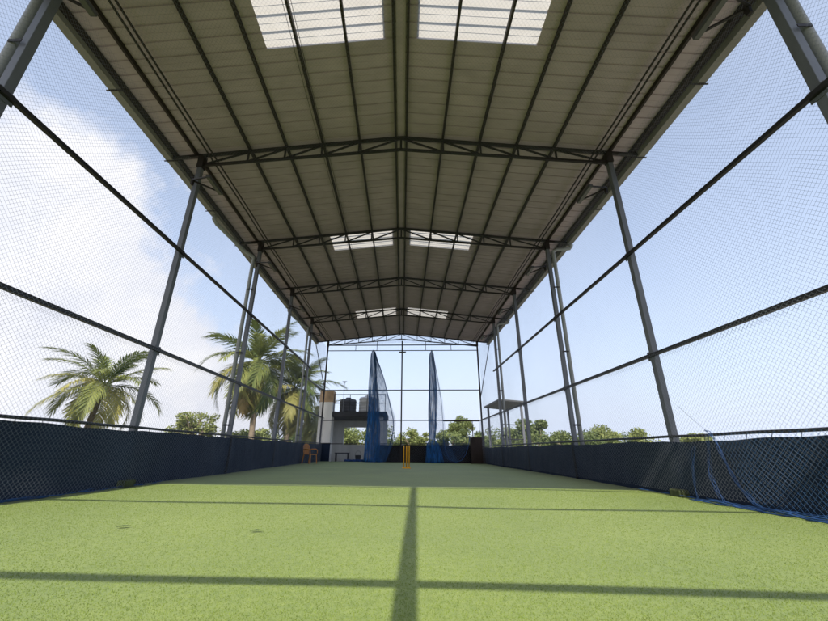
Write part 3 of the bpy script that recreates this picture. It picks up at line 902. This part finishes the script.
FD = [frond_mesh('dry_frond', 3.6, .5, 50, M['palm_dry'], 31, .03, .8), frond_mesh('dry_frond', 3.2, .9, 50, M['palm_dry'], 32, .03, .75)]

def palm(x, y, z, lab, nf=24, sc=1.0, dry=4, seed=1, bend=.5, lowest=-.75):
    r = empty('coconut_palm', (x-bend, y, -6), lab, 'palm', 'coconut palms')
    rg = random.Random(seed)
    m = MB(); n = 12
    m.tube([(x-bend + bend*(i/n)**2, y, -6 + (z+6)*i/n) for i in range(n+1)], [.24-.09*i/n + (.05 if i == n else 0) for i in range(n+1)], 10)
    m.build('trunk', M['bark'], r, smooth=True)
    off = Vector((bend, 0, z+6))
    for i in range(nf):
        t = (i+.5)/nf
        el = math.radians(72) - (math.radians(72) - lowest) * t**.9 + rg.uniform(-.14, .14)
        az = i*2.39996 + rg.uniform(-.25, .25)
        me = (FO if rg.random() < (t-.28)*1.6 else FR)[rg.choice([3, 0] if t < .3 else ([0, 1, 2] if t < .7 else [1, 2, 4]))]
        o = link('frond', me, r)
        o.matrix_local = Matrix.Translation(off) @ Matrix.Rotation(az, 4, 'Z') @ Matrix.Rotation(-el, 4, 'Y') @ Matrix.Rotation(rg.uniform(-.4, .4), 4, 'X') @ Matrix.Scale(sc*rg.uniform(.85, 1.08), 4)
    for i in range(dry):
        o = link('dry_frond', FD[i % 2], r)
        az = math.pi*.75 + i*1.1 + rg.uniform(-.3, .3)
        o.matrix_local = Matrix.Translation(off + Vector((0, 0, -.1))) @ Matrix.Rotation(az, 4, 'Z') @ Matrix.Rotation(math.radians(62 + rg.uniform(-8, 14)), 4, 'Y') @ Matrix.Scale(sc, 4)
    m = MB()
    for i in range(7):
        a = i*.9; m.lathe([(.03, -.14), (.1, -.07), (.125, .02), (.09, .1), (.02, .14)], (x + .28*math.cos(a), y + .28*math.sin(a), z - .35 - .12*(i % 3)), 10)
    m.build('coconut_bunch', M['palm_dry'], r, smooth=True)
palm(-20.3, 26.0, 4.7, 'feathery coconut palm with yellowing low fronds, leftmost of the palms', 31, .95, 0, 3, .8, lowest=-.6)
palm(-10.25, 26.0, 6.4, 'tallest coconut palm with dry hanging fronds behind the third left post', 36, 1.0, 6, 5, -.5, lowest=-1.0)
palm(-8.1, 28.3, 4.95, 'drooping coconut palm close to the right of the tallest palm', 34, .9, 2, 8, .4, lowest=-1.1)
palm(-6.9, 31.0, 2.6, 'low coconut palm next to the pump house column', 22, .62, 0, 11, .3, lowest=-1.0)

# ------------------------------------------------------------------ leafy trees
def tree(x, y, top, rad, lab, seed, n=2600, leaf=.42, m='leaves', gap=.0, squash=.75, base=-6):
    r = empty('leafy_tree', (x, y, base), lab, 'tree', 'trees beyond the cage')
    rg = np.random.default_rng(seed)
    ht = rad*2*squash; cz = top - ht/2
    mb = MB(); mb.tube([(x, y, base), (x+.1, y, (base+cz)/2), (x-.1, y, cz)], [.28, .22, .13], 8)
    k = 24
    cl = []
    for i in range(k):
        a = rg.random()*2*math.pi; q = rg.random()**.5
        c = np.array([math.cos(a)*q*rad*.86, math.sin(a)*q*rad*.86, (rg.random()-.45)*ht*.78*(1-.45*q)])
        cl.append((c, rad*(.12+.24*rg.random())))
        mb.tube([(x-.05, y, (base+cz)/2+1), (x + c[0]*.5, y + c[1]*.5, cz + c[2]*.4-.4), (x+c[0], y+c[1], cz+c[2])], [.11, .07, .025], 6)
    mb.build('trunk', M['bark'], r, smooth=True)
    per = n//k; C = []; 
    for c, s in cl:
        d = rg.normal(size=(per, 3)); d /= np.linalg.norm(d, axis=1, keepdims=True)
        rr = s*(.25+.95*rg.random((per, 1))**.7)
        P_ = c + d*rr*np.array([1, 1, .72]); C.append(P_)
    C = np.concatenate(C) + np.array([0, 0, cz-base])
    nn = len(C)
    a = rg.normal(size=(nn, 3)); a /= np.linalg.norm(a, axis=1, keepdims=True)
    b_ = np.cross(a, rg.normal(size=(nn, 3))); b_ /= np.linalg.norm(b_, axis=1, keepdims=True)
    l = leaf*(.6+.8*rg.random((nn, 1)))
    V = np.stack([C - a*l*.5, C + b_*l*.28, C + a*l*.5, C - b_*l*.28], 1).reshape(-1, 3)
    np_mesh('crown', V, np.arange(4*nn).reshape(nn, 4), M[m], r)
T = [(34.6, 60, 5.2, 5.9, 'rounded pale tree beyond the right parapet between the second and third posts', 'leaves_pale'),
     (28.6, 62, 3.2, 3.4, 'small tree left of the rounded pale tree, beyond the third right post', 'leaves_pale'),
     (21.6, 60, 5.9, 6.8, 'broad tree beyond the right parapet between the third and fourth posts', 'leaves'),
     (26.0, 57, 4.2, 3.9, 'lower tree in front of the broad tree beyond the right side', 'leaves'),
     (16.6, 62, 4.8, 4.6, 'tree seen under the shelter roof beyond the right side', 'leaves'),
     (11.6, 58, 4.2, 3.6, 'bushy tree right of the tall tree behind the narrow blue net', 'leaves'),
     (10.3, 64, 5.9, 2.4, 'tallest slender crown behind the narrow blue net', 'leaves'),
     (7.2, 56, 3.6, 2.8, 'lower tree just right of the narrow blue net column', 'leaves'),
     (2.4, 60, 3.9, 2.4, 'pale round topped tree just right of the central mullion', 'leaves_pale'),
     (-.2, 64, 2.9, 2.4, 'tree low behind the end parapet left of the central mullion', 'leaves'),
     (-5.2, 58, 4.6, 4.0, 'pale tree seen through the right of the pump house window', 'leaves_pale'),
     (-9.0, 60, 4.2, 3.5, 'tree seen through the left of the pump house window', 'leaves'),
     (31.0, 40, 2.7, 2.0, 'low bush top beyond the right parapet near the second post', 'leaves_pale'),
     (-13.2, 38, 2.6, 2.6, 'low olive crown under the tallest palm', 'leaves_pale'),
     (-10.0, 44, 3.2, 3.0, 'shaded crown behind the drooping palm', 'leaves')]
T += [(-13.5, 26.2, 3.25, 1.55, 'small bushy pale tree between the first and second coconut palms', 'leaves_pale'),
      (-11.9, 30, 2.2, 1.3, 'lowest bushy crown at the foot of the tallest palm', 'leaves_pale'),
      (19.0, 66, 4.2, 4.2, 'irregular crown between the shelter and the broad tree', 'leaves_pale'),
      (38.5, 64, 3.6, 3.6, 'low crown on the right flank of the rounded pale tree', 'leaves'),
      (30.5, 58, 3.1, 2.8, 'low crown on the left flank of the rounded pale tree', 'leaves'),
      (14.2, 70, 3.6, 3.6, 'hazy low crown behind the brown screen in the far right corner', 'leaves_pale'),
      (4.6, 70, 3.0, 3.2, 'hazy low crown between the mullion and the narrow blue net', 'leaves_pale')]
for i, (x, y, top, rad, lab, m) in enumerate(T):
    tree(x - .010*y, y, top, rad, lab, 50+i, n=int(3000 + 260*rad*rad), leaf=(.24 + .018*rad) if rad > 1.8 else .15, m=m)

# ------------------------------------------------------------------ light
SUN_E = math.atan(.811 / math.hypot(.037, 1)); 
sd = bpy.data.lights.new('sun', 'SUN'); sd.energy = 3.9; sd.angle = math.radians(.55); sd.color = (1.0, .90, .74)
so = bpy.data.objects.new('sun', sd); COL.objects.link(so)
so.rotation_euler = Vector((.037, 1, -.811)).to_track_quat('-Z', 'Y').to_euler(); so.location = (0, -20, 20)

w = bpy.data.worlds.new('World'); SC.world = w; w.use_nodes = True
nt = w.node_tree; N = nt.nodes; L = nt.links
bg = N['Background']; bg.inputs['Strength'].default_value = .15
sky = N.new('ShaderNodeTexSky'); sky.sky_type = 'NISHITA'; sky.sun_disc = False
sky.sun_elevation = SUN_E; sky.sun_rotation = math.radians(182.1); sky.dust_density = 2.2; sky.air_density = 1.0; sky.ozone_density = 1.5
tc = N.new('ShaderNodeTexCoord')
def math_(op, a, b=None, c=None, clamp=False):
    n = N.new('ShaderNodeMath'); n.operation = op; n.use_clamp = clamp
    for i, x in enumerate((a, b, c)):
        if x is None: continue
        if isinstance(x, (int, float)): n.inputs[i].default_value = x
        else: L.new(x, n.inputs[i])
    return n.outputs[0]
def noise(scale, detail, rough=.6):
    n = N.new('ShaderNodeTexNoise'); n.inputs['Scale'].default_value = scale; n.inputs['Detail'].default_value = detail; n.inputs['Roughness'].default_value = rough
    L.new(tc.outputs['Generated'], n.inputs['Vector']); return n.outputs['Fac']
dot = N.new('ShaderNodeVectorMath'); dot.operation = 'DOT_PRODUCT'; L.new(tc.outputs['Generated'], dot.inputs[0]); dot.inputs[1].default_value = (-.79, -.145, -.594)
sep = N.new('ShaderNodeSeparateXYZ'); L.new(tc.outputs['Generated'], sep.inputs[0]); Z = sep.outputs['Z']
n1 = noise(5.5, 9, .6); n2 = noise(2.6, 6, .55)
n3 = noise(17, 6, .65)
edge = math_('MULTIPLY_ADD', n3, .10, math_('MULTIPLY_ADD', n1, .42, math_('ADD', dot.outputs['Value'], -.255)))
capz = math_('MULTIPLY_ADD', n1, .30, math_('SUBTRACT', .45, Z))
mask = math_('MINIMUM', math_('MULTIPLY', edge, 11, clamp=True), math_('MULTIPLY', capz, 14, clamp=True))
# thin veil of haze: thicker towards the horizon
hz = math_('POWER', math_('SUBTRACT', 1.0, math_('MAXIMUM', Z, 0.0), clamp=True), 3.0)
veil = math_('ADD', math_('MULTIPLY', hz, .60), math_('MULTIPLY_ADD', n2, .35, .28), clamp=True)
def mix(f, a, b_):
    n = N.new('ShaderNodeMix'); n.data_type = 'RGBA'; L.new(f, n.inputs[0])
    for i, x in ((6, a), (7, b_)):
        if isinstance(x, tuple): n.inputs[i].default_value = (*x, 1)
        else: L.new(x, n.inputs[i])
    return n.outputs[2]
shade = mix(math_('MULTIPLY_ADD', n1, 2.4, -.75, clamp=True), (3.35, 3.5, 4.0), (4.4, 4.38, 4.5))
c = mix(veil, sky.outputs['Color'], (3.3, 3.68, 4.5))
c = mix(mask, c, shade)
L.new(c, bg.inputs['Color'])

# ------------------------------------------------------------------ camera
cam = bpy.data.cameras.new('camera'); co = bpy.data.objects.new('camera', cam); COL.objects.link(co)
cam.sensor_fit = 'HORIZONTAL'; cam.sensor_width = 36; cam.lens = 36*369.1/828
cam.clip_start = .05; cam.clip_end = 8000
tilt, yaw, roll = .362, -.030, -.001
R = Matrix.Rotation(yaw, 4, 'Z') @ Matrix.Rotation(math.pi/2 + tilt, 4, 'X') @ Matrix.Rotation(-roll, 4, 'Z')
co.matrix_world = Matrix.Translation((0, 0, .6)) @ R
SC.camera = co

vs = SC.view_settings
vs.view_transform = 'Standard'; vs.look = 'None'; vs.exposure = .75; vs.gamma = 1; vs.use_curve_mapping = False
SC.cycles.max_bounces = 10; SC.cycles.diffuse_bounces = 5; SC.cycles.transparent_max_bounces = 8
